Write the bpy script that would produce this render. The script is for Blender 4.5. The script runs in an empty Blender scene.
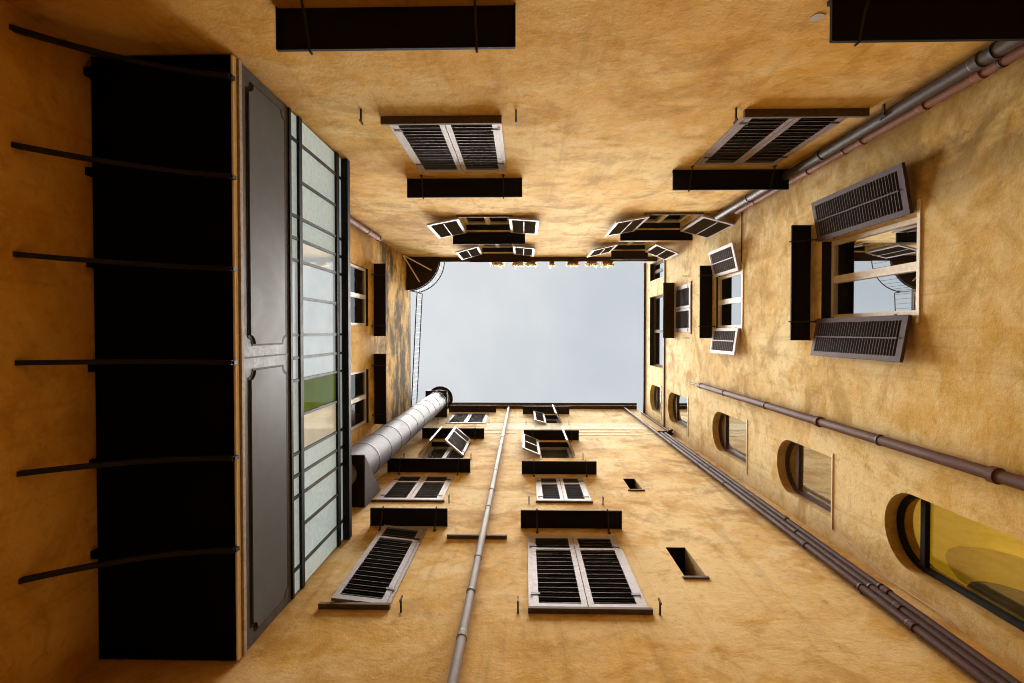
import bpy, bmesh, math, random
from mathutils import Vector, Matrix
from mathutils.geometry import tessellate_polygon
random.seed(7)
sc = bpy.context.scene
C = sc.collection
R = math.radians
# ------------------------------------------------------------------ camera
F = 530.0; CX, CY = 512.0, 341.5; VX, VY = 524.0, 332.0
zen = Vector((VX-CX, VY-CY, F)).normalized()
ax = (Vector((1,0,0)) - zen*zen.x).normalized()
ay = zen.cross(ax)
ROT = Matrix((ax, ay, zen))            # image axes (right, down, forward) -> world
def ray(px, py):
    return ROT @ Vector((px-CX, py-CY, F))
cam = bpy.data.cameras.new('camera'); co = bpy.data.objects.new('camera', cam); C.objects.link(co)
right = ROT @ Vector((1,0,0)); up = ROT @ Vector((0,-1,0)); back = ROT @ Vector((0,0,-1))
co.matrix_world = Matrix((right, up, back)).transposed().to_4x4()
cam.sensor_fit = 'HORIZONTAL'; cam.sensor_width = 36.0; cam.lens = F/1024*36.0
cam.clip_start = 0.02; cam.clip_end = 2000
sc.camera = co
# ------------------------------------------------------------------ court planes
DT, DB, DL, DR = 2.15, 2.60, 3.37, 3.80
GZ = -1.6
PL = {'T': ('y', -DT, Vector((0,1,0))), 'B': ('y', DB, Vector((0,-1,0))),
      'L': ('x', -DL, Vector((1,0,0))), 'R': ('x', DR, Vector((-1,0,0)))}
def onwall(w, px, py):
    """pixel -> (coordinate along the wall, height)"""
    a, c, n = PL[w]; d = ray(px, py)
    if a == 'y':
        t = c/d.y; return d.x*t, d.z*t
    t = c/d.x; return d.y*t, d.z*t
def onlevel(z, px, py):
    d = ray(px, py); t = z/d.z; return d.x*t, d.y*t
def zof(w, p):
    return onwall(w, VX, p)[1] if PL[w][0] == 'y' else onwall(w, p, VY)[1]
def sgn(w):   # direction of local x in world coordinate along the wall
    return {'T':1,'B':-1,'R':1,'L':-1}[w]
def wrot(w):
    return {'T':0.0,'B':math.pi,'R':math.pi/2,'L':-math.pi/2}[w]
def wloc(w, u, z):
    a, c, n = PL[w]
    return Vector((u, c, z)) if a == 'y' else Vector((c, u, z))
# ------------------------------------------------------------------ materials
def mat(name):
    m = bpy.data.materials.new(name); m.use_nodes = True
    nt = m.node_tree; nt.nodes.clear()
    o = nt.nodes.new('ShaderNodeOutputMaterial')
    return m, nt, o
def N(nt, t, **k):
    n = nt.nodes.new(t)
    for a, b in k.items():
        if a in n.inputs: n.inputs[a].default_value = b
        else: setattr(n, a, b)
    return n
def ramp(nt, fac, stops):
    r = nt.nodes.new('ShaderNodeValToRGB'); e = r.color_ramp.elements
    while len(e) < len(stops): e.new(0.5)
    for i, (p, c) in enumerate(stops):
        e[i].position = p; e[i].color = (*c, 1) if len(c) == 3 else c
    nt.links.new(fac, r.inputs[0]); return r.outputs[0]
def mixc(nt, f, a, b, mode='MIX'):
    m = nt.nodes.new('ShaderNodeMix'); m.data_type = 'RGBA'; m.blend_type = mode
    for s, v in ((m.inputs[0], f), (m.inputs[6], a), (m.inputs[7], b)):
        if hasattr(v, 'is_linked'): nt.links.new(v, s)
        elif isinstance(v, (int, float)): s.default_value = v
        else: s.default_value = (*v, 1)
    return m.outputs[2]
def noise(nt, co, scale, detail=6, rough=.6, dist=0.0, stretch=(1,1,1)):
    mp = nt.nodes.new('ShaderNodeMapping'); mp.inputs['Scale'].default_value = stretch
    nt.links.new(co, mp.inputs[0])
    n = N(nt, 'ShaderNodeTexNoise', Scale=scale, Detail=detail, Roughness=rough, Distortion=dist)
    nt.links.new(mp.outputs[0], n.inputs[0]); return n.outputs[0]
def math_(nt, op, a, b):
    m = nt.nodes.new('ShaderNodeMath'); m.operation = op
    for s, v in ((m.inputs[0], a), (m.inputs[1], b)):
        if hasattr(v, 'is_linked'): nt.links.new(v, s)
        else: s.default_value = v
    return m.outputs[0]
def bump(nt, h, strength, dist, prev=None):
    b = N(nt, 'ShaderNodeBump', Strength=strength, Distance=dist)
    nt.links.new(h, b.inputs['Height'])
    if prev is not None: nt.links.new(prev, b.inputs['Normal'])
    return b.outputs[0]

def plaster(name, base, pale, deep, stain=0.0, seed=0.0, along='x', palebias=0.0):
    m, nt, o = mat(name)
    g = nt.nodes.new('ShaderNodeNewGeometry')
    off = nt.nodes.new('ShaderNodeVectorMath'); off.operation = 'ADD'
    off.inputs[1].default_value = (seed*3.1, seed*1.7, seed*2.3)
    nt.links.new(g.outputs['Position'], off.inputs[0]); P = off.outputs[0]
    st = (.8, 1, .9) if along == 'x' else (1, .8, .9)
    big = noise(nt, P, .55, 3, .6, .6, st)
    mid = noise(nt, P, 2.3, 5, .62, .5, st)
    cloudy = noise(nt, P, 5.0, 6, .66, .7, st)
    fine = noise(nt, P, 38, 3, .7, .0)
    c = ramp(nt, big, [(.36, deep), (.50, base), (.64, pale)])
    c2 = ramp(nt, mid, [(.36, deep), (.50, base), (.62, pale)])
    c = mixc(nt, .55, c, c2)
    # feathery trowel marks, paler and browner
    f = ramp(nt, cloudy, [(.40, (0,0,0)), (.62, (1,1,1))])
    c = mixc(nt, math_(nt, 'MULTIPLY', f, .38+palebias), c, tuple(min(1, x*1.12+.035) for x in pale))
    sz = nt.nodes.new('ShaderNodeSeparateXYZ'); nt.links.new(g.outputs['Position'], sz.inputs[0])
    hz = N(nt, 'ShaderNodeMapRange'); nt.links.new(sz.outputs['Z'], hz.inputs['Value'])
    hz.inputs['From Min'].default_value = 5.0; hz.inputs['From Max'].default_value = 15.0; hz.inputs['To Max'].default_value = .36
    c = mixc(nt, hz.outputs[0], c, tuple(min(1, x*1.05+.02) for x in pale))  # paler with height: brightness near the sky put into the colour
    pt = ramp(nt, noise(nt, P, .85, 9, .68, .5, st), [(.50, (0,0,0)), (.555, (1,1,1))])
    c = mixc(nt, math_(nt, 'MULTIPLY', pt, .60), c, tuple(min(1, x*1.10+.05) for x in pale))
    dk = ramp(nt, noise(nt, P, 1.5, 8, .70, .6, st), [(.51, (0,0,0)), (.62, (1,1,1))])
    c = mixc(nt, math_(nt, 'MULTIPLY', dk, .56), c, tuple(x*.72 for x in deep))
    # tight hairline dirt specks
    sp = ramp(nt, noise(nt, P, 11, 5, .78, .5, st), [(.53, (0,0,0)), (.66, (1,1,1))])
    c = mixc(nt, math_(nt, 'MULTIPLY', sp, .36), c, tuple(x*.5 for x in deep))
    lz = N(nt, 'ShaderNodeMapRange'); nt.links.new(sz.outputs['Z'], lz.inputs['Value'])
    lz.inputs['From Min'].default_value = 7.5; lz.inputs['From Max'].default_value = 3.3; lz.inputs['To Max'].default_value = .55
    c = mixc(nt, lz.outputs[0], c, tuple(x*k for x, k in zip(base, (.86, .74, .35))))  # deeper ochre low down paints the loss of light away from the sky
    # runs: vertical streaks
    vs = noise(nt, P, 3.0, 5, .6, .3, (2.2, 2.2, .12))
    vf = ramp(nt, vs, [(.55, (0,0,0)), (.72, (1,1,1))])
    c = mixc(nt, math_(nt, 'MULTIPLY', vf, .34), c, tuple(x*.6 for x in deep))
    if name.endswith('_c'):      # damp olive grime in the corner by the pipe pair
        def rng_(v, a, b):
            q = N(nt, 'ShaderNodeMapRange'); nt.links.new(v, q.inputs['Value']); q.inputs['From Min'].default_value = a; q.inputs['From Max'].default_value = b; return q.outputs[0]
        gm = math_(nt, 'MULTIPLY', rng_(sz.outputs['Y'], -.75, -1.55), rng_(sz.outputs['Z'], 7.2, 4.8))
        gn = ramp(nt, noise(nt, P, 1.6, 8, .68, .5, (1, 1, .7)), [(.42, (0,0,0)), (.60, (1,1,1))])
        c = mixc(nt, math_(nt, 'MULTIPLY', math_(nt, 'MULTIPLY', gm, gn), .72), c, (.17,.105,.022))
    if stain > 0:
        sx = nt.nodes.new('ShaderNodeSeparateXYZ'); nt.links.new(g.outputs['Position'], sx.inputs[0])
        zf = N(nt, 'ShaderNodeMapRange'); nt.links.new(sx.outputs['Z'], zf.inputs['Value'])
        zf.inputs['From Min'].default_value = 10.4; zf.inputs['From Max'].default_value = 12.6
        s = noise(nt, P, 1.1, 9, .7, .15, (1, .75, 1.3))
        sf = ramp(nt, s, [(.43, (0,0,0)), (.56, (1,1,1))])
        ff = math_(nt, 'MULTIPLY', math_(nt, 'MULTIPLY', sf, zf.outputs[0]), stain)
        c = mixc(nt, ff, c, (.05, .04, .022))
    # darker, browner tint in corners and round fixings
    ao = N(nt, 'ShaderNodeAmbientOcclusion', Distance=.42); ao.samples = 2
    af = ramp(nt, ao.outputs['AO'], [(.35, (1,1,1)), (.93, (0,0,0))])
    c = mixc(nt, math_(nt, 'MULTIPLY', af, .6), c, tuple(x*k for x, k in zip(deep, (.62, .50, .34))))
    b = N(nt, 'ShaderNodeBsdfPrincipled', Roughness=.93)
    b.inputs['Specular IOR Level'].default_value = .15
    nt.links.new(c, b.inputs['Base Color'])
    n1 = bump(nt, mid, .28, .03); n2 = bump(nt, noise(nt, P, 14, 4, .7, .0, st), .38, .009, n1); n3 = bump(nt, fine, .45, .005, n2)
    nt.links.new(n3, b.inputs['Normal']); nt.links.new(b.outputs[0], o.inputs[0])
    return m

def paint(name, col, rough=.5, metallic=0.0, wear=.35, wearcol=None, scale=9, bmp=.25, spec=.5, stretch=(1,1,1)):
    m, nt, o = mat(name)
    g = nt.nodes.new('ShaderNodeNewGeometry'); P = g.outputs['Position']
    n = noise(nt, P, scale, 8, .7, .8, stretch)
    f = ramp(nt, n, [(.42, (0,0,0)), (.70, (1,1,1))])
    wc = wearcol or tuple(x*.5 for x in col)
    c = mixc(nt, math_(nt, 'MULTIPLY', f, wear), col, wc)
    l = noise(nt, P, scale*.2, 4, .5)
    c = mixc(nt, ramp(nt, l, [(.3, (.25,.25,.25)), (.7, (0,0,0))]), c, tuple(x*.72 for x in col))
    b = N(nt, 'ShaderNodeBsdfPrincipled', Roughness=rough, Metallic=metallic)
    b.inputs['Specular IOR Level'].default_value = spec
    nt.links.new(c, b.inputs['Base Color'])
    rr = N(nt, 'ShaderNodeMapRange'); nt.links.new(n, rr.inputs[0])
    rr.inputs['To Min'].default_value = max(.03, rough-.12); rr.inputs['To Max'].default_value = min(1, rough+.15)
    nt.links.new(rr.outputs[0], b.inputs['Roughness'])
    nt.links.new(bump(nt, n, bmp, .01), b.inputs['Normal'])
    nt.links.new(b.outputs[0], o.inputs[0]); return m

def glass(name, col, gloss=.45, glow=0.0, rough=0.0, ripple=.05, rscale=3.0, tint=(.9,.94,.96), lines=0):
    m, nt, o = mat(name)
    g = nt.nodes.new('ShaderNodeNewGeometry'); P = g.outputs['Position']
    n = noise(nt, P, rscale, 4, .6)
    c = mixc(nt, n, tuple(x*.6 for x in col), col)
    if lines:
        w = N(nt, 'ShaderNodeTexWave', Scale=lines); w.bands_direction = 'Z'
        nt.links.new(P, w.inputs[0])
        c = mixc(nt, ramp(nt, w.outputs['Fac'], [(.1, (.45,.45,.45)), (.4, (0,0,0))]), c, tuple(x*.45 for x in col))
    d = N(nt, 'ShaderNodeBsdfDiffuse'); nt.links.new(c, d.inputs[0])
    if glow:   # added emission standing for sky brightness on the panes; no lit room
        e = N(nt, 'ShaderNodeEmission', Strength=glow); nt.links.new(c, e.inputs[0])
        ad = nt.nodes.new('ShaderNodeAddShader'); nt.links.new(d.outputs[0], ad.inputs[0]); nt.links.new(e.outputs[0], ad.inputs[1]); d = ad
    s = N(nt, 'ShaderNodeBsdfGlossy', Roughness=rough); s.inputs['Color'].default_value = (*tint, 1)
    if ripple: nt.links.new(bump(nt, n, ripple, .05), s.inputs['Normal'])
    fr = N(nt, 'ShaderNodeFresnel', IOR=1.5)
    k = math_(nt, 'ADD', fr.outputs[0], gloss); k = math_(nt, 'MAXIMUM', math_(nt, 'MINIMUM', k, 1.0), 0.0)
    mx = nt.nodes.new('ShaderNodeMixShader'); nt.links.new(k, mx.inputs[0])
    nt.links.new(d.outputs[0], mx.inputs[1]); nt.links.new(s.outputs[0], mx.inputs[2])
    nt.links.new(mx.outputs[0], o.inputs[0]); return m

M = {}
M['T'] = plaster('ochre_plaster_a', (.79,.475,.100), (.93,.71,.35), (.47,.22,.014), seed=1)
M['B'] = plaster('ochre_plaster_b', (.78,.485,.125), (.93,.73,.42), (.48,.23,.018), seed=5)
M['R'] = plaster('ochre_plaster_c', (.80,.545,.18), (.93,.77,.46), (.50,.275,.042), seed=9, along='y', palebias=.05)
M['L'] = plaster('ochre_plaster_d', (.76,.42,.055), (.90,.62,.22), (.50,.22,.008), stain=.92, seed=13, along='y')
M['sunband'] = plaster('sunlit_band_plaster', (.95,.84,.58), (.97,.90,.70), (.86,.66,.38), seed=3)  # pale colour standing for sunlight reflected onto the wall
M['nose'] = paint('lit_louvre_edge', (.135,.11,.112), .6, wear=.7, wearcol=(.05,.04,.04), scale=18, spec=.2)  # pale edge strips stand for light caught on the slats
M['g_dull'] = glass('dull_window_glass', (.030,.024,.018), .10, ripple=.02)
M['dark'] = paint('dark_interior_and_shade', (.012,.010,.009), .9, bmp=0)
M['hood'] = paint('black_iron_sheet', (.010,.007,.006), .75, wear=.4, wearcol=(.02,.012,.008), spec=.2)
M['hood2'] = paint('brown_iron_sheet', (.034,.019,.012), .7, wear=.5, wearcol=(.06,.03,.015), spec=.2)  # lighter brown; on upper canopies the bounced light is put into the colour
M['iron'] = paint('wrought_iron', (.014,.010,.010), .6, wear=.4, wearcol=(.05,.022,.012))
M['white'] = paint('lilac_white_paint', (.52,.485,.54), .55, spec=.2, wear=.5, wearcol=(.26,.22,.22), scale=22)
M['grey'] = paint('lilac_grey_paint', (.36,.31,.34), .55, spec=.2, wear=.5, wearcol=(.15,.12,.125), scale=22)
M['mauve'] = paint('mauve_brown_paint', (.085,.052,.066), .6, spec=.08, wear=.4, wearcol=(.17,.13,.14), scale=26)
M['slat'] = paint('dark_louvre_paint', (.050,.042,.045), .5, wear=.5, wearcol=(.13,.11,.11), scale=30)
M['slatd'] = paint('black_louvre_paint', (.016,.012,.011), .5, wear=.4, wearcol=(.06,.045,.04), scale=30)
M['slatb'] = paint('blue_black_louvre_paint', (.045,.046,.062), .45, wear=.4, wearcol=(.12,.11,.13), scale=30)
M['bright'] = paint('white_window_paint', (.86,.83,.80), .5, wear=.3, wearcol=(.6,.5,.4), scale=20)
M['cream'] = paint('cream_window_paint', (.84,.76,.60), .45, wear=.4, wearcol=(.45,.33,.2), scale=20)
M['sill'] = paint('brown_stone_sill', (.10,.062,.040), .8, wear=.6, wearcol=(.20,.13,.08), scale=14)
M['brown'] = paint('brown_pipe_paint', (.15,.075,.058), .6, spec=.08, wear=.5, wearcol=(.055,.028,.025), scale=14, stretch=(1,1,.15))
M['brownd'] = paint('dark_brown_pipe_paint', (.095,.045,.036), .6, spec=.07, wear=.5, wearcol=(.03,.016,.016), scale=14, stretch=(1,1,.15))
M['pink'] = paint('rusty_pink_pipe_paint', (.30,.135,.085), .6, spec=.1, wear=.6, wearcol=(.12,.05,.03), scale=12, stretch=(1,1,.2))
M['greyp'] = paint('grey_pipe_paint', (.085,.065,.062), .5, spec=.14, wear=.6, wearcol=(.07,.05,.045), scale=12, stretch=(1,1,.2))
M['zinc'] = paint('galvanised_sheet', (.14,.138,.185), .55, spec=.08, wear=.6, wearcol=(.10,.085,.09), scale=4, bmp=.1, stretch=(1,1,.35))
M['zincp'] = paint('zinc_downpipe', (.32,.29,.29), .6, spec=.12, wear=.5, wearcol=(.16,.12,.11), scale=7, stretch=(1,1,.2))
M['eave'] = paint('brown_eave_board', (.050,.026,.015), .8, wear=.5, wearcol=(.09,.045,.025))
M['panel'] = paint('slate_grey_panel_paint', (.12,.132,.15), .5, wear=.5, wearcol=(.08,.08,.082), scale=1.6, bmp=.25, spec=.08)
M['panelf'] = paint('slate_grey_frame_paint', (.10,.095,.10), .5, spec=.2, wear=.5, wearcol=(.035,.028,.026), scale=10, bmp=.3)
M['trim'] = paint('cream_slab_edge', (.95,.84,.62), .7, wear=.25, wearcol=(.6,.38,.18), scale=8)
M['trimg'] = paint('weathered_grey_edge', (.40,.33,.27), .7, wear=.7, wearcol=(.12,.08,.06), scale=12)
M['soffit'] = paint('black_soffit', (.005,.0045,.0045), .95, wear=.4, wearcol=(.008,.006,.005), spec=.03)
M['strut'] = paint('black_strut_paint', (.012,.010,.010), .5, wear=.3, wearcol=(.02,.015,.012), spec=.3)
M['blackf'] = paint('black_glazing_bar', (.010,.009,.009), .6, wear=.4, wearcol=(.025,.02,.018), spec=.12)
M['roof'] = paint('terracotta_roof', (.30,.11,.05), .9, wear=.6)
M['ground'] = paint('stone_paving', (.06,.05,.04), .9, wear=.5, scale=3)
M['g_dark'] = glass('window_glass', (.035,.028,.02), .74, ripple=0)
M['g_curt'] = glass('curtained_window_glass', (.22,.22,.16), .38, ripple=.04)
M['g_warm'] = glass('amber_window_glass', (.26,.17,.045), .40, ripple=.03)
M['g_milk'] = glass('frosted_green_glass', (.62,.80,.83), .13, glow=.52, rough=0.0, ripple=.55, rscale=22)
M['g_sky'] = glass('pale_sky_glow_glass', (.70,.82,.88), .26, glow=.62, rough=0.0, ripple=.02)
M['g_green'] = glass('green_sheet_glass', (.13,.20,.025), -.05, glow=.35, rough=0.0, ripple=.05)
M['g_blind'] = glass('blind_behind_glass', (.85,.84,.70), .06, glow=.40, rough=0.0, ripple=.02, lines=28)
M['barg'] = paint('grey_glazing_bar', (.045,.040,.045), .6, wear=.4, wearcol=(.09,.08,.085), spec=.2)
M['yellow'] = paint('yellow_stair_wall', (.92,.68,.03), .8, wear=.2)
M['yellowd'] = paint('dull_yellow_reflection', (.50,.34,.03), .8, wear=.3)
M['brownrefl'] = paint('brown_reflection', (.05,.03,.012), .8, wear=.3)
M['petal'] = paint('cream_petal', (.80,.66,.42), .7, wear=.3)
M['petalr'] = paint('red_petal', (.55,.07,.03), .7, wear=.3)
M['leaf'] = paint('green_leaf', (.06,.09,.02), .6, wear=.3)
for k_ in ('petal', 'petalr', 'leaf'):
    _nt = M[k_].node_tree; _p = [n for n in _nt.nodes if n.type == 'BSDF_PRINCIPLED'][0]; _o = [n for n in _nt.nodes if n.type == 'OUTPUT_MATERIAL'][0]
    _t = _nt.nodes.new('ShaderNodeBsdfTranslucent'); _t.inputs[0].default_value = {'petal': (.98,.90,.62,1), 'petalr': (.8,.12,.05,1), 'leaf': (.25,.35,.06,1)}[k_]
    _m = _nt.nodes.new('ShaderNodeMixShader'); _m.inputs[0].default_value = .6
    _nt.links.new(_p.outputs[0], _m.inputs[1]); _nt.links.new(_t.outputs[0], _m.inputs[2]); _nt.links.new(_m.outputs[0], _o.inputs[0])
def clear_glass(name, tint, gloss):
    m, nt, o = mat(name)
    t = N(nt, 'ShaderNodeBsdfTransparent'); t.inputs[0].default_value = (*tint, 1)
    s = N(nt, 'ShaderNodeBsdfGlossy', Roughness=0.0); s.inputs['Color'].default_value = (.95,.9,.6,1)
    fr = N(nt, 'ShaderNodeFresnel', IOR=1.5); mx = nt.nodes.new('ShaderNodeMixShader')
    mx.inputs[0].default_value = gloss; nt.links.new(t.outputs[0], mx.inputs[1]); nt.links.new(s.outputs[0], mx.inputs[2])
    nt.links.new(mx.outputs[0], o.inputs[0]); return m
M['g_yell'] = None
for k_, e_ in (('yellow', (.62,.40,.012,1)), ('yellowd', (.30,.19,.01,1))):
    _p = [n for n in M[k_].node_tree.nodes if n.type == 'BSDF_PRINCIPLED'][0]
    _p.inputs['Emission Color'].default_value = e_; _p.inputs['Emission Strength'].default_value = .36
M['g_yell'] = clear_glass('clear_yellow_glass', (.95,.92,.75), .14)
M['terra'] = paint('terracotta_pot', (.34,.10,.045), .8, wear=.4)
M['cable'] = paint('white_cable', (.66,.56,.44), .6, wear=.2)
M['lead'] = paint('exposed_render', (.55,.47,.42), .9, wear=.4)
# ------------------------------------------------------------------ mesh helper
class MB:
    def __init__(s): s.v = []; s.f = []; s.m = []; s.sm = []
    def add(s, vs, fs, mi=0, smooth=False):
        b = len(s.v); s.v += [tuple(v) for v in vs]
        for f in fs: s.f.append([b+i for i in f]); s.m.append(mi); s.sm.append(smooth)
    def box(s, a, b, mi=0, rot=None, piv=None):
        x0, y0, z0 = a; x1, y1, z1 = b
        vs = [Vector(p) for p in ((x0,y0,z0),(x1,y0,z0),(x1,y1,z0),(x0,y1,z0),(x0,y0,z1),(x1,y0,z1),(x1,y1,z1),(x0,y1,z1))]
        if rot is not None:
            pv = Vector(piv) if piv is not None else (vs[0]+vs[6])/2
            vs = [rot @ (v-pv) + pv for v in vs]
        s.add(vs, [(0,3,2,1),(4,5,6,7),(0,1,5,4),(1,2,6,5),(2,3,7,6),(3,0,4,7)], mi); return s
    def tube(s, pts, r, mi=0, seg=10, caps=True):
        pts = [Vector(p) for p in pts]; rs = r if isinstance(r, (list, tuple)) else [r]*len(pts)
        rings = []; prev = None
        for i, p in enumerate(pts):
            t = (pts[min(i+1, len(pts)-1)] - pts[max(i-1, 0)]).normalized()
            if prev is None:
                a = Vector((0,0,1)) if abs(t.z) < .9 else Vector((1,0,0)); n = t.cross(a).normalized()
            else:
                n = (prev - t*prev.dot(t)).normalized()
            prev = n; bb = t.cross(n)
            rings.append([p + (n*math.cos(2*math.pi*k/seg) + bb*math.sin(2*math.pi*k/seg))*rs[i] for k in range(seg)])
        vs = [v for rg in rings for v in rg]; fs = []
        for i in range(len(pts)-1):
            for k in range(seg):
                k2 = (k+1) % seg; fs.append((i*seg+k, i*seg+k2, (i+1)*seg+k2, (i+1)*seg+k))
        s.add(vs, fs, mi, True)
        if caps:
            s.add(rings[0], [tuple(range(seg))], mi); s.add(rings[-1], [tuple(range(seg))], mi)
        return s
    def bar(s, a, b, w, h, mi=0):
        a = Vector(a); b = Vector(b); t = (b-a).normalized()
        u = Vector((0,0,1)) if abs(t.z) < .9 else Vector((1,0,0))
        n = t.cross(u).normalized(); q = n.cross(t)
        vs = [p + n*i*w/2 + q*j*h/2 for p in (a, b) for i, j in ((-1,-1),(1,-1),(1,1),(-1,1))]
        s.add(vs, [(0,1,2,3),(7,6,5,4),(0,4,5,1),(1,5,6,2),(2,6,7,3),(3,7,4,0)], mi); return s
    def prism(s, poly, axis, a, b, mi=0):
        """poly in the two other axes, extruded a..b along axis (0,1,2)"""
        def P(p, c):
            q = list(p); q.insert(axis, c); return tuple(q)
        n = len(poly); vs = [P(p, a) for p in poly] + [P(p, b) for p in poly]
        tri = tessellate_polygon([[Vector((p[0], p[1], 0)) for p in poly]])
        fs = [tuple(t) for t in tri] + [tuple(n+i for i in t) for t in tri]
        fs += [(i, (i+1) % n, n+(i+1) % n, n+i) for i in range(n)]
        s.add(vs, fs, mi); return s
    def build(s, name, mats, parent=None, loc=None, rz=0.0, bevel=0.0):
        me = bpy.data.meshes.new(name); me.from_pydata(s.v, [], s.f)
        for m in (mats if isinstance(mats, (list, tuple)) else [mats]): me.materials.append(m)
        me.polygons.foreach_set('material_index', s.m); me.polygons.foreach_set('use_smooth', s.sm)
        bm = bmesh.new(); bm.from_mesh(me); bmesh.ops.recalc_face_normals(bm, faces=bm.faces); bm.to_mesh(me); bm.free()
        me.update()
        o = bpy.data.objects.new(name, me); C.objects.link(o)
        if parent is not None: o.parent = parent
        if loc is not None: o.location = loc
        o.rotation_euler = (0, 0, rz)
        if bevel:
            b = o.modifiers.new('bevel', 'BEVEL'); b.width = bevel; b.segments = 2; b.limit_method = 'ANGLE'
        return o
def tag(o, label=None, cat=None, group=None, kind=None):
    if label: o['label'] = label
    if cat: o['category'] = cat
    if group: o['group'] = group
    if kind: o['kind'] = kind
    return o
def empty(name, loc, label=None, cat=None, rz=0, group=None):
    e = bpy.data.objects.new(name, None); C.objects.link(e); e.location = loc; e.rotation_euler = (0,0,rz)
    e.empty_display_size = .2
    return tag(e, label, cat, group)
# ------------------------------------------------------------------ buildings
TOP = {'T': 15.25, 'B': 17.9, 'L': 15.6, 'R': 16.65}
BL = {
 'T': empty('apartment_building', (0, -DT, GZ), 'ochre building face at the top of the photo, flower pots on its eave', 'building'),
 'B': empty('apartment_building', (0, DB, GZ), 'ochre building face at the bottom, with two narrow slot openings', 'building'),
 'L': empty('apartment_building', (-DL, 0, GZ), 'stained ochre building face behind the grey glazed balcony, blackened by damp under the roof railing', 'building'),
 'R': empty('apartment_building', (DR, 0, GZ), 'pale ochre building face with a column of arched stair windows beside shuttered ones', 'building')}
HOLES = {k: [] for k in 'TBLR'}
PARTS = []
def part_loc(w, u, z):   # location relative to the building Empty
    p = wloc(w, u, z) - BL[w].location
    return p
REC = .12
def leaf_mesh(width, h, mi_frame, mi_slat, split=None, rod=False, sp=.046, flip=1, back=False, nose=.006):
    m = MB(); s = flip; st = .055; t = .017
    def bx(x0, x1, z0, z1, y0=-t, y1=t, mi=0, **k):
        a, b = sorted((x0*s, x1*s)); m.box((a, y0, z0), (b, y1, z1), mi, **k)
    bx(0, st, 0, h); bx(width-st, width, 0, h)
    bx(st, width-st, 0, .08); bx(st, width-st, h-.06, h)
    rails = []
    if split:
        zz = h*split; bx(st, width-st, zz-.025, zz+.025); rails.append(zz)
    cnt = 0; w_all = False
    z = .08 + sp*.6; rot = Matrix.Rotation(R(38), 3, 'X')
    while z < h-.06-sp*.3:
        if not any(abs(z-r) < .045 for r in rails):
            a, b = sorted((st*s, (width-st)*s))
            m.box((a, -.021, z-.0035), (b, .021, z+.0035), 1, rot=Matrix.Rotation(R(-38), 3, 'X'))
            cnt += 1
            if w_all or cnt % 2: m.box((a, .0145, z-.0175), (b, .0195, z-.0175+nose), 3)
            if back: m.box((a, -.0215, z+.006), (b, -.0165, z+.006+sp*.11), 3)
        z += sp
    if rod:
        x = width/2*s; m.box((x-.007, .022, .08), (x+.007, .034, h-.06), 0); m.box((x-.007, -.034, .08), (x+.007, -.0225, h-.06), 0)
    # hinges
    for hz in (h*.15, h*.82):
        bx(-.02, .07, hz-.018, hz+.018, t, t+.006, 2)
    return m
def window(w, pa, pb, ptop, leaves=(), frame='cream', pane=None, shutter=('white','slat'), split=None, rod=False,
           sill=None, sdepth=.075, catches=(), arch=False, label=None, mull=True, rec=None, sillm='sill', sp=.046):
    ua, z0 = onwall(w, *pa); ub, z0b = onwall(w, *pb); z0 = (z0+z0b)/2
    if ua > ub: ua, ub = ub, ua
    z1 = zof(w, ptop); s = sgn(w); uc = (ua+ub)/2; W = ub-ua; H = z1-z0
    return window_at(w, uc, W, z0, H, leaves, frame, pane, shutter, split, rod, sill, sdepth, catches, arch, label, mull, sillm, sp, rec)
def arch_poly(W, H, x0=0, z0=0, n=16, inset=0):
    r = W/2-inset; a = [(x0-r, z0+inset), (x0+r, z0+inset)]
    ra = min(r, H*.5); zc = z0+H-inset-ra
    for k in range(n+1):
        t = math.pi*k/n; a.append((x0+r*math.cos(t), zc+ra*math.sin(t)))
    return a
def ring(m, outer, inner, y0, y1, mi=0):
    n = len(outer)
    vs = [(p[0], y0, p[1]) for p in outer]+[(p[0], y0, p[1]) for p in inner]+[(p[0], y1, p[1]) for p in outer]+[(p[0], y1, p[1]) for p in inner]
    fs = []
    for i in range(n):
        j = (i+1) % n
        fs += [(i, j, n+j, n+i), (2*n+i, 2*n+j, 3*n+j, 3*n+i), (i, j, 2*n+j, 2*n+i), (n+i, n+j, 3*n+j, 3*n+i)]
    m.add(vs, fs, mi)
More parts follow.
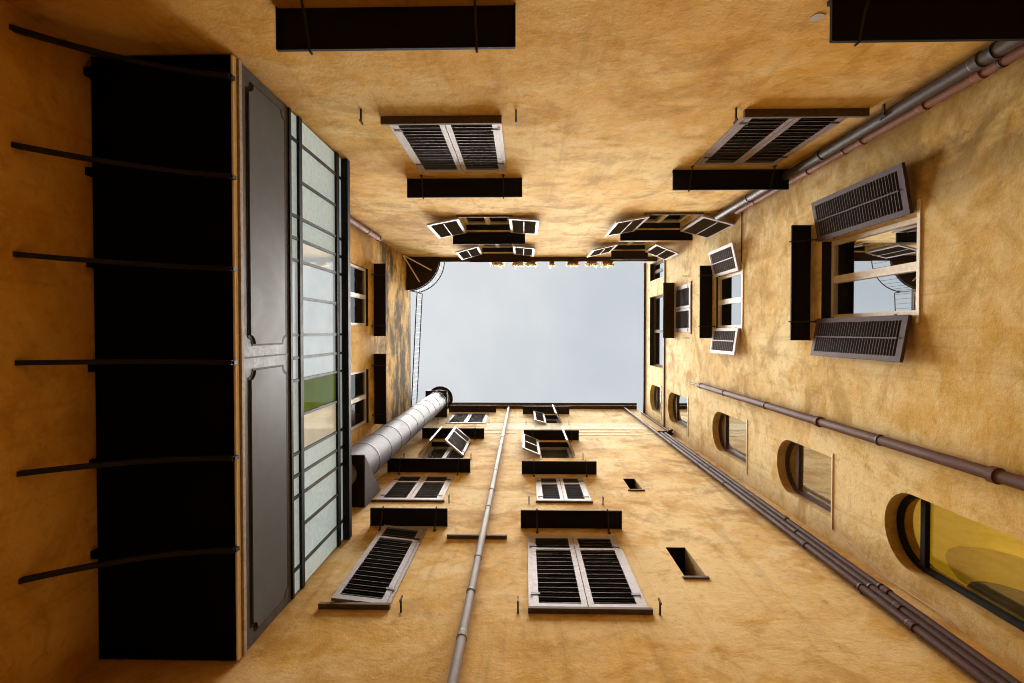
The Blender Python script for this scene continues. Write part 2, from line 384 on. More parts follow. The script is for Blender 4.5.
def window_at(w, uc, W, z0, H, leaves=(), frame='cream', pane=None, shutter=('white','slat'), split=None, rod=False,
              sill=None, sdepth=.075, catches=(), arch=False, label=None, mull=True, sillm='sill', sp=.046, rec=None):
    s = sgn(w); REC = .12 if rec is None else rec
    poly = arch_poly(W, H, uc, z0) if arch else [(uc-W/2, z0), (uc+W/2, z0), (uc+W/2, z0+H), (uc-W/2, z0+H)]
    HOLES[w].append(poly)
    root = empty('window', part_loc(w, uc, z0), rz=wrot(w)); root.parent = BL[w]
    if label: root['label'] = label
    fm = M[frame]
    if pane is not None:
        m = MB(); e = .055
        if arch:
            ring(m, arch_poly(W, H, 0, 0, inset=.004), arch_poly(W, H, 0, 0, inset=.05), -REC-.05, -REC)
            zc = H-W/2
            m.box((-W/2+.045, -REC-.045, zc-.03), (W/2-.045, -REC+.006, zc+.03), 0)
        else:
            ring(m, [(-W/2+.003,.003),(W/2-.003,.003),(W/2-.003,H-.003),(-W/2+.003,H-.003)],
                    [(-W/2+e,e),(W/2-e,e),(W/2-e,H-e),(-W/2+e,H-e)], -REC-.05, -REC)
            if mull:
                m.box((-.045, -REC-.045, e-.004), (.045, -REC+.012, H-e+.004), 0)
                m.box((-.006, -REC+.012, e), (.006, -REC+.018, H-e), 0)
        m.build('frame', fm, root)
        if arch:
            pp = [(p[0], p[1]) for p in arch_poly(W, H, 0, 0, inset=.045)]
            m = MB(); m.prism(pp, 1, -REC-.036, -REC-.028); m.build('pane', M[pane], root)
        else:
            xs = [(-W/2+e, -.045), (.045, W/2-e)] if mull else [(-W/2+e, W/2-e)]
            for (x0, x1) in xs:
                m = MB(); m.box((x0-.004, -REC-.036, e-.004), (x1+.004, -REC-.028, H-e+.004)); m.build('pane', M[pane], root)
    closed = [l for l in leaves if l[1] < 20]
    if closed:
        m = MB(); e = .035
        ring(m, [(-W/2-.03,-.01),(W/2+.03,-.01),(W/2+.03,H+.03),(-W/2-.03,H+.03)], [(-W/2+.012,.012),(W/2-.012,.012),(W/2-.012,H-.012),(-W/2+.012,H-.012)], -.06, .012)
        m.build('frame', M[shutter[0]], root)
    for l in leaves:
        side, ang = l[0], l[1]; lw = l[2] if len(l) > 2 else W/2-.016
        low = (side == 'a') == (s > 0)
        m = leaf_mesh(lw, H-.03, 0, 1, split, rod, sp, flip=1 if low else -1, back=ang >= 20 and w == 'R', nose=.012 if w == 'T' else .006)
        hx = (-W/2+.012) if low else (W/2-.012)
        a = R(ang) if low else -R(ang)
        yo = .002 if ang < 20 else .045
        m.build('shutter', [M[shutter[0]], M[shutter[1]], M['iron'], M['nose']], root, loc=(hx if ang < 20 else hx*1.02, yo, .015), rz=a)
    if sill:
        sdepth = min(sdepth, .048) if w == 'B' else sdepth
        us = sorted(onwall(w, *sill[0])[0:1] + onwall(w, *sill[1])[0:1])
        x0, x1 = sorted(((us[0]-uc)*s, (us[1]-uc)*s))
        m = MB(); m.box((x0, -.10, -.055), (x1, sdepth, -.011)); m.build('sill', M[sillm], root, bevel=.004)
    for (px, py) in catches:
        u, z = onwall(w, px, py); x = (u-uc)*s; zz = z-z0
        m = MB(); L = .13
        m.bar((x, -.02, zz), (x, L, zz), .016, .022); m.bar((x, L-.012, zz-.035), (x, L-.004, zz+.05), .02, .014)
        m.build('shutter_catch', M['iron'], root)
    return root
def canopy(w, a, b, contact, inner, mt='hood', rods=(.14,.84)):
    """a,b: image coordinates of its two ends along the wall"""
    horiz = w in 'TB'
    z = zof(w, contact)
    if horiz:
        ua = onwall(w, a, contact)[0]; ub = onwall(w, b, contact)[0]; dd = abs(onlevel(z, VX, inner)[1]-PL[w][1])
    else:
        ua = onwall(w, contact, a)[0]; ub = onwall(w, contact, b)[0]; dd = abs(onlevel(z, inner, VY)[0]-PL[w][1])
    uc = (ua+ub)/2; W = abs(ub-ua)
    root = empty('window_canopy', part_loc(w, uc, z), rz=wrot(w)); root.parent = BL[w]
    m = MB(); m.box((-W/2, 0, 0), (W/2, dd, .012)); m.box((-W/2, dd-.006, -.022), (W/2, dd+.004, .004)); 
    m.box((-W/2-.004, .0, -.022), (-W/2+.004, dd, .004)); m.box((W/2-.004, .0, -.022), (W/2+.004, dd, .004))
    m.box((-W/2, -.01, .0125), (W/2, .03, .045))
    m.build('sheet', M[mt], root)
    for t in rods:
        x = -W/2+W*t; q = MB()
        pts = [(x, -.01, -.16), (x, .03, -.15), (x, dd*.5, -.075), (x, dd-.02, -.03), (x, dd+.012, -.028), (x, dd+.012, .02)]
        q.tube(pts, .009, seg=6); q.box((x-.018, 0, -.19), (x+.018, .006, -.12)); q.build('bracket', M['iron'], root)
    return root

# --- top wall
window('T', (388,118), (498,118), 170, [('a',0),('b',0)], shutter=('white','slat'), sill=((376,110),(501,110)), catches=[(361,109),(516,110)])
canopy('T', 407, 522, 178, 197)
canopy('T', 275, 515, 5, 48)
canopy('T', 827, 1060, 2, 46, rods=(.11,.84))
window('T', (751,111), (853,111), 165, [('a',0),('b',0)], shutter=('grey','slatd'), sill=((748,106),(873,106)), catches=[(736,108),(884,104)], sp=.05)
canopy('T', 672, 785, 171, 191)
window('T', (458,215.5), (509,215.5), 230, [('a',169,.60),('b',176,.56)], frame='cream', pane='g_dull', shutter=('white','slatb'), sill=((455,213),(512,213)), sdepth=.04, rod=True)
canopy('T', 453, 525, 232, 244, rods=())
window('T', (478,244), (513,244), 252, [('a',165,.58),('b',174,.54)], frame='cream', pane='g_dull', shutter=('white','slatb'), rod=True)
canopy('T', 470, 530, 253.5, 262, 'hood2', rods=())
window('T', (650,213), (703,213), 229, [('a',170,.62),('b',165,.62)], frame='cream', pane='g_dull', shutter=('white','slat'), sill=((646,211),(706,211)), sdepth=.04, rod=True)
canopy('T', 620, 691, 230.5, 241, 'hood', rods=())
window('T', (618,242), (656,242), 250, [('a',167,.62),('b',158,.60)], frame='cream', pane='g_dull', shutter=('white','slat'), rod=True)
canopy('T', 611, 647, 251, 260, 'hood2', rods=())
# --- bottom wall
window('B', (532,611), (646,611), 537, [('a',0),('b',0)], shutter=('white','slatd'), split=.78, sill=((528,612),(652,612)), catches=[(518,613),(660,615)], sp=.05)
canopy('B', 521, 621, 528, 510)
window('B', (539,502), (590,502), 478, [('a',0),('b',0)], shutter=('white','slatd'), split=.72, sill=((536,503),(593,503)), catches=[(529,504),(603,505)], sdepth=.03)
canopy('B', 522, 596, 474, 461)
window('B', (540,458), (575,458), 442, [('a',158,.40),('b',64,.36)], frame='white', pane='g_curt', shutter=('white','slatb'), catches=[(583,460)], split=.5, mull=False)
canopy('B', 524, 578.5, 440, 430, 'hood')
window('B', (546,425), (562,425), 415, [('a',166,.34),('b',60,.34)], frame='white', pane='g_curt', shutter=('white','slatb'), catches=[(526,425),(569,425)], mull=False)
canopy('B', 523, 569, 414, 406.5, 'hood2', rods=())
window('B', (334,606), (386,607), 531, [('b',6,.52)], shutter=('grey','slatd'), split=.80, sill=((318,609),(390,609)), catches=[(401,612)], sp=.05)
canopy('B', 370, 447, 527, 509)
window('B', (377,501), (440,501), 477, [('a',0),('b',0)], shutter=('white','slatd'), split=.72, sill=((370,503),(444,503)), catches=[(363,502),(449,503)], sdepth=.03)
canopy('B', 387, 470, 473, 459)
window('B', (418,458), (463,458), 442, [('a',53,.40),('b',40,.50)], frame='white', pane='g_curt', shutter=('white','slatb'), split=.72, catches=[(404,460),(471,460)])
canopy('B', 422, 484, 439, 428.5, 'hood')
window('B', (446,423.5), (484,423.5), 414, [('a',0),('b',0)], shutter=('grey','slatb'), catches=[(438,424),(489,424)])
canopy('B', 449, 496, 412.5, 405.5, 'hood2', rods=())
# small ledge beside the downpipe
window('B', (449,537.5), (505,537.5), 536, [], pane=None, sill=((447,538),(507,538)), sdepth=.085)
for (pa, pb, pt, sl) in (((685,577),(707,577),546,((683,578.5),(709,578.5))), ((630.5,490),(643,490),478,((628.5,491),(645,491)))):
    window('B', pa, pb, pt, [], pane=None, sill=sl, sdepth=.02, label='narrow slot opening left dark')
# --- right wall
window('R', (917,213), (917,315), 821, [('a',170,.50),('b',170,.47)], frame='cream', pane='g_dark', shutter=('mauve','slatd'), rod=True, sp=.046, sill=((918,200),(918,323)), sdepth=.015, sillm='cream')
canopy('R', 226, 340, 810, 790.5)
window('R', (742,270), (742,328), 716, [('a',167,.50),('b',172,.48)], frame='cream', pane='g_dark', shutter=('white','slat'), rod=True, sp=.085, rec=.035, sill=((743,264),(743,332)), sdepth=.015, sillm='cream')
canopy('R', 266, 338, 712, 699.5, 'hood')
window('R', (691,284), (691,331), 675.5, [('a',0),('b',0)], shutter=('grey','slatb'), sill=((692,281),(692,334)), sdepth=.02, catches=[(689,276),(689,338)])
canopy('R', 283, 338, 674, 663, 'hood2', rods=())
window_at('R', -.02*1+0.0, 2.05, 14.60, 1.50, frame='sill', pane='g_dark', mull=True, label='wide top floor window')
window_at('R', -1.78, .52, 14.60, 1.50, frame='sill', pane='g_dark', mull=True)
for (z0, z1, lab, pn, fr) in ((14.75, 16.05, None, 'g_dark', 'sill'), (12.35, 14.05, None, 'g_dark', 'sill'),
                  (9.10, 10.75, None, 'g_warm', 'mauve'), (6.60, 8.02, None, 'g_warm', 'mauve'), (3.30, 5.64, 'large arched window with yellow glass', 'g_yell', 'blackf')):
    rt = window_at('R', 1.93 if z0 > 4 else 1.975, .76, z0, z1-z0, frame=fr, pane=pn, arch=True, label=lab)
    m = MB(); m.box((-.44, -.05, -.030), (.50, .012, -.006)); m.build('sill', M['cream'], rt)
    if pn == 'g_yell':
        H_ = z1-z0
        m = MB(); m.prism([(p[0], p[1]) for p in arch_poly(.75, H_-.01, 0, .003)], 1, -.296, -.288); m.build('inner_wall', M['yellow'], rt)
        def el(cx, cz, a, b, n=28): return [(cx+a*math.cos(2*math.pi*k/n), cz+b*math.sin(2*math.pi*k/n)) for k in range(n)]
        m = MB(); m.prism([(max(-.36,min(.36,x)), max(.02,z)) for x, z in el(.18, .25, .36, 1.62)], 1, -.285, -.262); m.build('reflection_arch', M['yellowd'], rt)  # added shape standing for the arched reflection in the glass
        m = MB(); m.prism([(max(-.36,min(.365,x)), max(.02,z)) for x, z in el(.34, .15, .27, 1.42)], 1, -.258, -.225); m.build('reflection_dark', M['brownrefl'], rt)  # added darker shape, the inner part of that reflection
# --- left wall
for (y0, y1) in ((-1.36, -.13), (.80, 1.97)):
    window_at('L', (y0+y1)/2, y1-y0, 8.9, 2.50, frame='bright', pane='g_dull', rec=.05)
canopy('L', 264, 336, 374, 386)
canopy('L', 354, 424, 374, 386)

# --- facade sheets with real openings, and the masses behind them
SPAN = {'T': (-DL, DR), 'B': (-DL, DR), 'L': (-DT, DB), 'R': (-DT, DB)}
def facade(w):
    n = PL[w][2]; u0, u1 = SPAN[w]; zt = TOP[w]; zb = GZ+.002
    outer = [Vector((u0,zb,0)), Vector((u1,zb,0)), Vector((u1,zt,0)), Vector((u0,zt,0))]
    loops = [outer]+[[Vector((p[0], p[1], 0)) for p in h] for h in HOLES[w]]
    tri = tessellate_polygon(loops); flat = [p for l in loops for p in l]
    base = BL[w].location; m = MB()
    def P(u, z, d): return wloc(w, u, z) - n*d - base
    m.add([P(p.x, p.y, 0) for p in flat], [tuple(t) for t in tri], 0)
    for h in HOLES[w]:
        k = len(h)
        vs = [P(p[0], p[1], 0) for p in h]+[P(p[0], p[1], .30) for p in h]
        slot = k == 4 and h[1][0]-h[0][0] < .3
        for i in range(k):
            shaded_side = (k == 4 and i == 2) or (slot and i != 1)  # shade painted as dark colour on lintel undersides and slot reveals
            m.add(vs, [(i, (i+1) % k, k+(i+1) % k, k+i)], 1 if shaded_side else 0)
        m.add([P(p[0], p[1], .298) for p in h], [tuple(t) for t in tessellate_polygon([[Vector((p[0], p[1], 0)) for p in h]])], 1)
    ext = 6.0 if w in 'TB' else 0.0
    a = P(u0-ext, zb, .305); b = P(u1+ext, zt, 8.0)
    lo = [min(a[i], b[i]) for i in range(3)]; hi = [max(a[i], b[i]) for i in range(3)]
    m.box(lo, hi, 2)
    # narrow return strips closing the gap between sheet and mass at the top
    a = P(u0, zt-.02, .004); b = P(u1, zt-.001, .303)
    lo = [min(a[i], b[i]) for i in range(3)]; hi = [max(a[i], b[i]) for i in range(3)]
    m.box(lo, hi, 2)
    # keep recalculation of normals harmless: plaster is two-sided
    return m.build('wall', [M[w], M['dark'], M[w]], BL[w])
for w in 'TBLR': facade(w)
def eave(w, over, th=.09, ext=0.0):
    n = PL[w][2]; u0, u1 = SPAN[w]; z = TOP[w]; base = BL[w].location; m = MB()
    a = wloc(w, u0-ext, z+.002)+n*over-base; b = wloc(w, u1+ext, z+th)-n*7.9-base
    lo = [min(a[i], b[i]) for i in range(3)]; hi = [max(a[i], b[i]) for i in range(3)]
    m.box(lo, hi); m.build('roof', [M['eave']], BL[w])
    if w != 'B': return
    g = MB(); p0 = wloc(w, u0, z+.03)+n*(over+.045)-base; p1 = wloc(w, u1, z+.03)+n*(over+.045)-base
    g.tube([p0, p1], .042, seg=10); g.build('gutter', M['eave'], BL[w])
eave('T', .13); eave('B', .12); eave('L', .004); eave('R', .06)
# string course, and pale bands that paint reflected sunlight on the upper wall
base = BL['B'].location
def band(w, u0, u1, z0, z1, mt, name='sunlight_band', t=.006):
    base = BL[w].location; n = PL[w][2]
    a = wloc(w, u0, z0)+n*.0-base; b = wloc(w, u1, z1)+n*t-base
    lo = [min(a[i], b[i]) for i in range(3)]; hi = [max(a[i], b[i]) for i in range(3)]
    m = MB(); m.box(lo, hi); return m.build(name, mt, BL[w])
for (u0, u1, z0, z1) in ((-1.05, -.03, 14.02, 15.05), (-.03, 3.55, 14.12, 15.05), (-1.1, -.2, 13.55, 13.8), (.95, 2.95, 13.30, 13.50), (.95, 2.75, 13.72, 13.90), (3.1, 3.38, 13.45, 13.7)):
    band('B', u0, u1, z0, z1, M['sunband'])
band('R', -DT, DB, 14.36, 14.42, M['sill'], 'string_course', .03)
# exposed render by the second lower canopy
u, z = onwall('T', 824, 17)
m = MB(); poly = [(u-.045+random.uniform(-.012,.012)+.06*math.cos(t*.8)*.8, z+.05*math.sin(t*.8)) for t in range(8)]
m.prism([(p[0], p[1]-GZ) for p in poly], 1, 0.0, .004)
m.build('render_patch', M['lead'], BL['T'])

# ------------------------------------------------------------------ pipes (things of their own)
def pipe(name, label, x, y, z0, z1, r, mt, cols=(), cmt=None, n=None, group=None, seg=20, collar_r=1.28, clampz=(), topcap=False):
    root = empty(name, (x, y, z0), label, 'pipe', group=group)
    m = MB(); m.tube([(0,0,0),(0,0,z1-z0)], r, seg=seg); m.build('tube', M[mt], root)
    for c in cols:
        m = MB(); m.tube([(0,0,c-z0-.035),(0,0,c-z0+.035)], r*collar_r, seg=seg)
        m.tube([(0,0,c-z0+.035),(0,0,c-z0+.05)], [r*collar_r, r*1.02], seg=seg, caps=False); m.build('collar', M[cmt or mt], root)
    for c in clampz:
        m = MB(); m.tube([(0,0,c-z0-.012),(0,0,c-z0+.012)], r*1.15, seg=seg)
        if n is not None:
            v = -Vector(n)*.14; m.bar((0,0,c-z0), (v.x, v.y, c-z0), .018, .018)
        m.build('clamp', M['iron'], root)
    return root
nT, nB, nL, nR = (0,1,0), (0,-1,0), (1,0,0), (-1,0,0)
pipe('drainpipe', 'thin pale zinc downpipe running full height between the two window columns', -.515, DB-.07, GZ, 17.85, .040, 'zincp', cols=(4.35,5.9,7.6,9.6,11.8,14.2), n=nB, clampz=(5.1,8.4,12.6), collar_r=1.12)
pipe('drainpipe', 'brown waste pipe alone on the pale wall above the arched windows', DR-.08, 1.13, GZ, 11.35, .052, 'brown', cols=(4.25,6.75), n=nR, clampz=(5.6,8.2,9.9,11.2))
pipe('drainpipe', 'grey metal pipe in the top right corner, upper of the pair', 3.46, -DT+.09, GZ, 9.6, .055, 'greyp', cols=(4.15,6.3,8.3), n=nT, clampz=(4.0,7.4), collar_r=1.15)
pipe('drainpipe', 'rusty pink pipe in the top right corner, lower of the pair', 3.68, -DT+.07, GZ, 9.3, .042, 'pink', cols=(4.4,5.0,5.9,7.0,8.6), n=nT, clampz=(4.2,6.2), collar_r=1.2)
pipe('drainpipe', 'brown pipe running up to the gutter, outermost of the corner bundle', 3.35, DB-.065, GZ, 17.8, .036, 'brownd', cols=(4.6,6.35,8.9,12.0), n=nB, clampz=(5.3,10.2), collar_r=1.2)
pipe('drainpipe', 'brown pipe in the middle of the three beside the slot openings', 3.445, DB-.065, GZ, 13.35, .036, 'brownd', cols=(4.9,6.75,9.9), n=nB, clampz=(5.3,10.2), collar_r=1.2)
pipe('drainpipe', 'brown pipe nearest the arched windows in the bundle of three', 3.54, DB-.065, GZ, 13.30, .036, 'brownd', cols=(5.2,7.2,10.9), n=nB, clampz=(5.3,10.2), collar_r=1.2)
pipe('drainpipe', 'thin pipe tucked in the corner above the bundle, up to the roof', 3.75, DB-.035, 13.4, 17.0, .022, 'brownd', cols=(14.5,), n=nB)
pipe('drainpipe', 'short pinkish pipe end above the black top rail of the balcony', -DL+.14, -DT+.07, 6.9, 11.75, .062, 'pink', cols=(10.9,), n=nT, clampz=(11.7,), collar_r=1.12)
t = empty('pipe_bracket', (3.5, DB, 13.42), 'small dark bracket across the tops of the brown pipe bundle', 'bracket')
m = MB(); m.box((-.14, -.10, 0), (.24, 0, .02)); m.build('plate', M['iron'], t)
m = MB(); m.tube([(.1,-.06,-.04),(.16,-.1,-.02),(.27,-.1,.12)], .03, seg=10); m.build('elbow', M['brownd'], t)
# ------------------------------------------------------------------ flue duct
fx, fy, fr_ = -2.66, 2.12, .29
t = empty('flue_duct', (fx, fy, 7.3), 'fat galvanised flue duct with ring seams rising beside the glazed balcony', 'duct')
m = MB(); m.tube([(0,0,.48),(0,0,9.5)], fr_, seg=40); m.build('tube', M['zinc'], t)
m = MB(); m.tube([(-.66,-.02,-.02),(-.38,-.02,-.02),(-.16,-.02,.02),(-.04,-.02,.14),(0,-.02,.28),(0,-.02,.446)], .19, seg=32); m.build('elbow', M['zinc'], t)
k = 1.35
while k < 9.2:
    m = MB(); m.tube([(0,0,k-.018),(0,0,k+.018)], fr_*1.018, seg=40); m.build('seam_ring', M['iron'] if k < 8.9 else M['zinc'], t); k += .78
m = MB()
oc = [(.40*math.cos(a*math.pi/18), .40*math.sin(a*math.pi/18)) for a in range(36)]; ic = [(p[0]*.74, p[1]*.74) for p in oc]
q = MB(); ring(q, oc, ic, 9.46, 9.56); m.v = [(v[0], v[2], v[1]) for v in q.v]; m.f, m.m, m.sm = q.f, q.m, q.sm
m.build('flange', M['hood2'], t)
def plate_with_hole(x0, x1, y0, y1, r, z, th, name, mt):
    m = MB(); o4 = [(x0,y0),(x1,y0),(x1,y1),(x0,y1)]
    hole = [(r*math.cos(a*math.pi/16), r*math.sin(a*math.pi/16)) for a in range(32)]
    for zz in (z, z+th):
        tri = tessellate_polygon([[Vector((*p, 0)) for p in o4], [Vector((*p, 0)) for p in hole]])
        m.add([(*p, zz) for p in o4+hole], [tuple(i) for i in tri])
    m.add([(*p, zz) for zz in (z, z+th) for p in o4], [(i, (i+1) % 4, 4+(i+1) % 4, 4+i) for i in range(4)])
    return m.build(name, mt, t)
for zz, xr in ((.45, .295), (8.75, .32)):
    if zz < 2:
        q = MB(); q.box((-.36, -.30, zz), (xr, DB-fy-.004, zz+.028)); q.build('support_plate', M['hood'], t)
    else: plate_with_hole(-.34, xr, -.33, DB-fy-.004, fr_*1.02, zz, .03, 'support_plate', M['iron'])
    m = MB()
    for sx in (xr,):
        m.add([(sx+.004, -.30, zz+.0), (sx+.004, DB-fy-.004, zz+.0), (sx+.004, DB-fy-.004, zz+.85), (sx+.016, -.30, zz+.0), (sx+.016, DB-fy-.004, zz+.0), (sx+.016, DB-fy-.004, zz+.85)],
              [(0,1,2),(5,4,3),(0,3,4,1),(1,4,5,2),(2,5,3,0)])
    if zz < 2: m.build('gusset', M['zinc'], t)
# ------------------------------------------------------------------ enclosed balcony
FX = -2.25; ZB, ZT = 4.07, 6.72
t = empty('enclosed_balcony', (FX, 0, ZB), 'long grey enclosed balcony with frosted panes and black soffit on iron struts', 'balcony')
Y0, Y1 = -DT+.012, DB-.012
def bx(a, b, name, mt, bev=0.0, par=None):
    m = MB(); m.box((a[0]-FX, a[1], a[2]-ZB), (b[0]-FX, b[1], b[2]-ZB)); return m.build(name, mt, par or t, bevel=bev)
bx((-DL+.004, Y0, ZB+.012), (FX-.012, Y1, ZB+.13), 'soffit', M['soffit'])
bx((FX-.012, Y0, ZB), (FX+.006, Y1, ZB+.055), 'slab_edge', M['trim'], .006)
bx((FX-.010, Y0, ZB+.060), (FX+.022, Y1, ZB+.105), 'flashing', M['trimg'], .004)
zx = lambda px: F*(-FX)/(VX-px)
zp0, zp1 = ZB+.108, zx(287)
bx((FX-.03, Y0, zp0), (FX, Y1, zp1), 'apron', M['panelf'])
def moulded(y0, y1, z0, z1, r, x0, x1, name, mt, lab=None):
    c = []
    for (cy, cz, a0) in ((y0, z0, 0), (y1, z0, 90), (y1, z1, 180), (y0, z1, 270)):
        for k in range(7):
            a = R(a0 + 90 - 90*k/6) if True else 0
            c.append((cy + r*math.cos(a), cz + r*math.sin(a)))
    m = MB(); m.prism([(p[0], p[1]-ZB) for p in c], 0, x0-FX, x1-FX); return m.build(name, mt, t, bevel=0)
for (a, b) in ((Y0+.10, .10), (.32, Y1-.10)):
    moulded(a-.016, b+.016, zx(244.5), zx(284), .07, FX+.0, FX+.004, 'panel_groove', M['blackf'])
    moulded(a, b, zx(246.5), zx(281.5), .075, FX+.004, FX+.014, 'panel', M['panel'])
bx((FX+.001, .205, zp0), (FX+.008, .215, zp1), 'panel_joint', M['blackf'])
bx((FX-.02, Y0, zx(287)+.002), (FX+.016, Y1, zx(289)), 'glazing_rail', M['blackf'])
bx((FX-.02, Y0, zx(296.5)), (FX+.020, Y1, zx(299.5)), 'glazing_rail', M['blackf'])
bx((FX-.02, Y0, zx(334.5)), (FX+.020, Y1, zx(337)), 'glazing_rail', M['blackf'])
bx((FX-.06, Y0, zx(341)), (FX+.075, Y1, zx(341)+.10), 'top_rail', M['blackf'], .006)
bx((-DL+.004, Y0, zx(341)+.104), (FX+.055, Y1, zx(341)+.13), 'roof', M['hood2'])
bx((FX-.10, Y0, ZB+.14), (FX-.06, Y1, zx(341)), 'back_panel', M['trimg'])
sl = [-.836,-.67,-.506,-.41,-.314,-.152,.013,.114,.212,.37,.534,.631,.725,.87,1.04]
full = {-.836,-.506,-.41,-.314,.013,.114,.212,.534,.631,.725,1.04}
ys = [s_*(-FX) for s_ in sl]
def cell(za, zb, yy, kind):
    yy = [Y0]+yy+[Y1]
    for i in range(len(yy)-1):
        a, b = yy[i], yy[i+1]; c = (a+b)/2/(-FX)
        if kind == 'main':
            g = 'g_green' if .212 < c < .37 else 'g_blind' if .37 < c < .534 else 'g_sky' if -.40 < c < .212 else 'g_milk'
        else: g = 'g_sky' if -.35 < c < .212 else 'g_milk'
        bx((FX-.012, a+.006, za+.003), (FX-.006, b-.006, zb-.003), 'pane', M[g])
    for y in yy[1:-1]:
        wv = .014
        bx((FX-.015, y-wv, za+.0015), (FX+.013, y+wv, zb-.0015), 'glazing_bar', M['barg'] if kind == 'main' else M['blackf'])
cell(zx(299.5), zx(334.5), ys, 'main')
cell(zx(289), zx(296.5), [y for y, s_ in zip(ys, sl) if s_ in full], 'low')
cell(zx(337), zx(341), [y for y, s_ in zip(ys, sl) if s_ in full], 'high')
for (yw, ye) in ((-2.0,-1.95),(-1.235,-1.19),(-.515,-.485),(.205,.235),(.945,.975),(1.665,1.69)):
    rel = lambda x, y, z: (x-FX, y, z-ZB); yj = ye+(.045 if ye > 0 else -.045)
    m = MB(); m.box(rel(-DL-.02, yj-.028, ZB-.055), rel(-DL+.16, yj+.028, ZB+.010)); m.build('joist', M['soffit'], t)
    m = MB()
    pts = []
    for k in range(13):
        q = k/12; x = -DL-.01+(FX+.02+DL)*q
        z = 3.44+(ZB-.05-3.44)*(1-(1-q)**1.9)
        pts.append(rel(x, yw+(ye-yw)*q, z))
    for a, b in zip(pts[:-1], pts[1:]): m.bar(a, b, .034, .036)
    m.bar(pts[-1], rel(FX+.012, ye, ZB-.001), .03, .03)
    m.build('strut', M['strut'], t)

# ------------------------------------------------------------------ roof railing and rounded corner slab
zc = 16.0
t = empty('roof_slab', (-DL, -DT, zc), 'dark quarter round roof slab in the top left corner on two grey stays', 'slab')
rad = .95
poly = [(0,0)]+[(rad*math.cos(a*math.pi/32), rad*math.sin(a*math.pi/32)) for a in range(17)]
m = MB(); m.prism(poly, 2, -.86, -.78); m.build('slab', M['hood2'], t)
for ang in (28, 62):
    m = MB(); m.bar((.02,.02,-1.35), (rad*.86*math.cos(R(ang)), rad*.86*math.sin(R(ang)), -.88), .03, .03); m.build('stay', M['cream'], t)
path = [(rad*1.02*math.cos(a*math.pi/32), rad*1.02*math.sin(a*math.pi/32)) for a in range(17)]
t = empty('railing', (-DL, -DT, 15.2), 'thin black ladder like railing curving round the corner slab and along the roof edge', 'railing')
# path in plan relative to wall corner: along the wall edge, then round the slab
path = path[:-1] + [(.30, 1.0)] + [(.29-.19*k/36, 1.05+.1*k) for k in range(1, 38) if 1.05+.1*k < DT+DB-.05]
zz = [0.0]*len(path)
top = .78
m = MB(); m.tube([(p[0], p[1], z_) for p, z_ in zip(path, zz)], .016, seg=6); m.build('bottom_rail', M['iron'], t)
m = MB(); m.tube([(p[0]+.0, p[1], z_+top) for p, z_ in zip(path, zz)], .016, seg=6); m.build('top_rail', M['iron'], t)
def resample(ps, d):
    out = [ps[0]]; acc = 0
    for a, b in zip(ps[:-1], ps[1:]):
        L = math.dist(a, b); k = d-acc
        while k <= L: out.append((a[0]+(b[0]-a[0])*k/L, a[1]+(b[1]-a[1])*k/L)); k += d
        acc = (acc+L) % d
    return out
for p in resample(path, .14):
    m = MB(); m.bar((p[0], p[1], 0), (p[0], p[1], top), .012, .012); m.build('baluster', M['iron'], t)

# ------------------------------------------------------------------ flower pots along the top eave
def flowerpot(px, wpx, label, red, pots=1):
    z = TOP['T']+.10
    x, _ = onlevel(z, px, 262); Wd = wpx/F*z
    y = -DT+.12
    t = empty('flower_pot', (x, y, z), label, 'flower pot', group='flower pots along the eave')
    m = MB(); m.prism([(-.07,0),(.03,0),(.05,.13),(-.09,.13)], 0, -Wd*.36, Wd*.36); m.build('pot', M['terra'], t)
    m = MB(); rng = random.Random(int(px))
    for k in range(300):
        a = rng.random(); c = Vector((rng.uniform(-.45,.45)*Wd, rng.gauss(.02,.045), .14+abs(rng.gauss(0,.07))))
        if rng.random() < .45: c.z = rng.uniform(-.02,.16); c.y = .05+rng.random()*.06
        r = rng.uniform(.012,.026)
        q = Matrix.Rotation(rng.random()*6.28, 3, 'Z') @ Matrix.Rotation(rng.random()*6.28, 3, 'X')
        col = 2 if a < .3 else (1 if a < .3+red else 0)
        m.add([c+q@Vector(v) for v in ((-r,-r*.6,0),(r,-r*.6,0),(r*1.1,r*.6,r*.3),(-r*.9,r*.7,r*.2))], [(0,1,2,3)], col)
    m.build('flowers', [M['petal'], M['petalr'], M['leaf']], t)
flowerpot(497, 15, 'cream and red flower pot on the eave, furthest left of the row', .12)
flowerpot(518, 14, 'flower pot with red centre, left one of the adjoining pair on the eave', .22)
flowerpot(531, 12, 'pale cream flower pot, right one of the adjoining pair on the eave', .1)
flowerpot(552, 6, 'tiniest flower pot, by itself midway along the eave', .05)
flowerpot(573, 14, 'terracotta flower pot with cream blooms standing alone right of the tiniest one', .15)
flowerpot(592, 13, 'cream flower pot next to the leafiest one on the eave', .1)
flowerpot(608, 14, 'leafy reddish flower pot beside the open top window, furthest right of the row', .3)

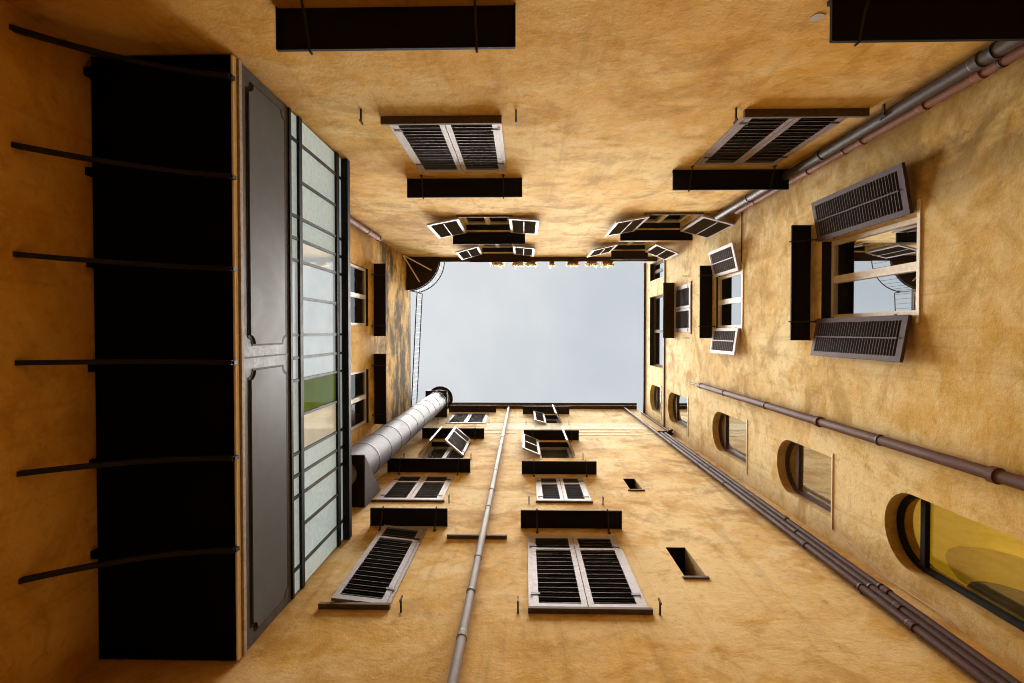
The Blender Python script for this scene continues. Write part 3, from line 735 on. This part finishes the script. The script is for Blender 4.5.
# ------------------------------------------------------------------ cables
def cable(label, w, pts, r, mt, off=.01):
    n = PL[w][2]; P = [wloc(w, *onwall(w, *p))+n*off for p in pts]
    # smooth (Catmull-Rom)
    out = []
    for i in range(len(P)-1):
        a, b, c, d = P[max(i-1,0)], P[i], P[i+1], P[min(i+2, len(P)-1)]
        for k in range(6):
            q = k/6; out.append(.5*((2*b)+(c-a)*q+(2*a-5*b+4*c-d)*q*q+(3*b-a-3*c+d)*q**3))
    out.append(P[-1]); o = out[0].copy()
    m = MB(); m.tube([p-o for p in out], r, seg=6); ob = m.build('cable', M[mt], None, loc=o)
    return tag(ob, label, 'cable')
cable('thin pale cable curving down the wall under the yellow arched window', 'R', [(820,520),(850,545),(880,572),(915,596),(945,616),(960,632),(975,652),(992,672),(1010,700)], .0035, 'cable')
cable('thin dark cable running level across the pale wall past the small open shutters', 'R', [(742,206),(742.3,225),(742,243),(742,262)], .008, 'iron')
cable('short dark cable looping from the brown waste pipe to its right wall bracket', 'R', [(688,382),(694,384),(700,383),(712,388)], .01, 'iron', .04)

# ------------------------------------------------------------------ ground
m = MB(); m.box((-400,-400,GZ-.2), (400,400,GZ)); g = m.build('ground', M['ground']); tag(g, kind='structure')

# ------------------------------------------------------------------ sky and light
wd = bpy.data.worlds.new('World'); sc.world = wd; wd.use_nodes = True
nt = wd.node_tree; nt.nodes.clear()
o = nt.nodes.new('ShaderNodeOutputWorld'); bg = nt.nodes.new('ShaderNodeBackground'); bg.inputs['Strength'].default_value = .1
sky = nt.nodes.new('ShaderNodeTexSky'); sky.sky_type = 'NISHITA'; sky.sun_disc = False
sky.sun_elevation = R(80); sky.sun_rotation = R(250)
tc = nt.nodes.new('ShaderNodeTexCoord')
n1 = noise(nt, tc.outputs['Generated'], 4.5, 5, .5, .3)
cl = ramp(nt, n1, [(.30, (6.2,6.7,7.0)), (.48, (6.7,7.1,7.35)), (.62, (7.3,7.6,7.75))])
c = mixc(nt, .90, sky.outputs[0], cl)
nt.links.new(c, bg.inputs[0]); nt.links.new(bg.outputs[0], o.inputs[0])
su = bpy.data.lights.new('sun', 'SUN'); su.cycles.use_multiple_importance_sampling = False; su.energy = 20.5; su.angle = R(50); su.color = (1.0,.97,.91)
so = bpy.data.objects.new('sun', su); C.objects.link(so)
d = Vector((.05, .0, -1)); so.rotation_euler = d.to_track_quat('-Z', 'Y').to_euler(); so.location = (0,0,30)

sc.view_settings.view_transform = 'Standard'; sc.view_settings.look = 'None'
sc.view_settings.exposure = 0; sc.view_settings.gamma = 1
sc.render.engine = 'CYCLES'
sc.cycles.adaptive_threshold = .03
sc.cycles.pixel_filter_type = 'BLACKMAN_HARRIS'; sc.cycles.filter_width = 1.05
cy = sc.cycles; cy.max_bounces = 10; cy.diffuse_bounces = 6; cy.glossy_bounces = 4; cy.use_denoising = True
cy.caustics_reflective = False; cy.caustics_refractive = False
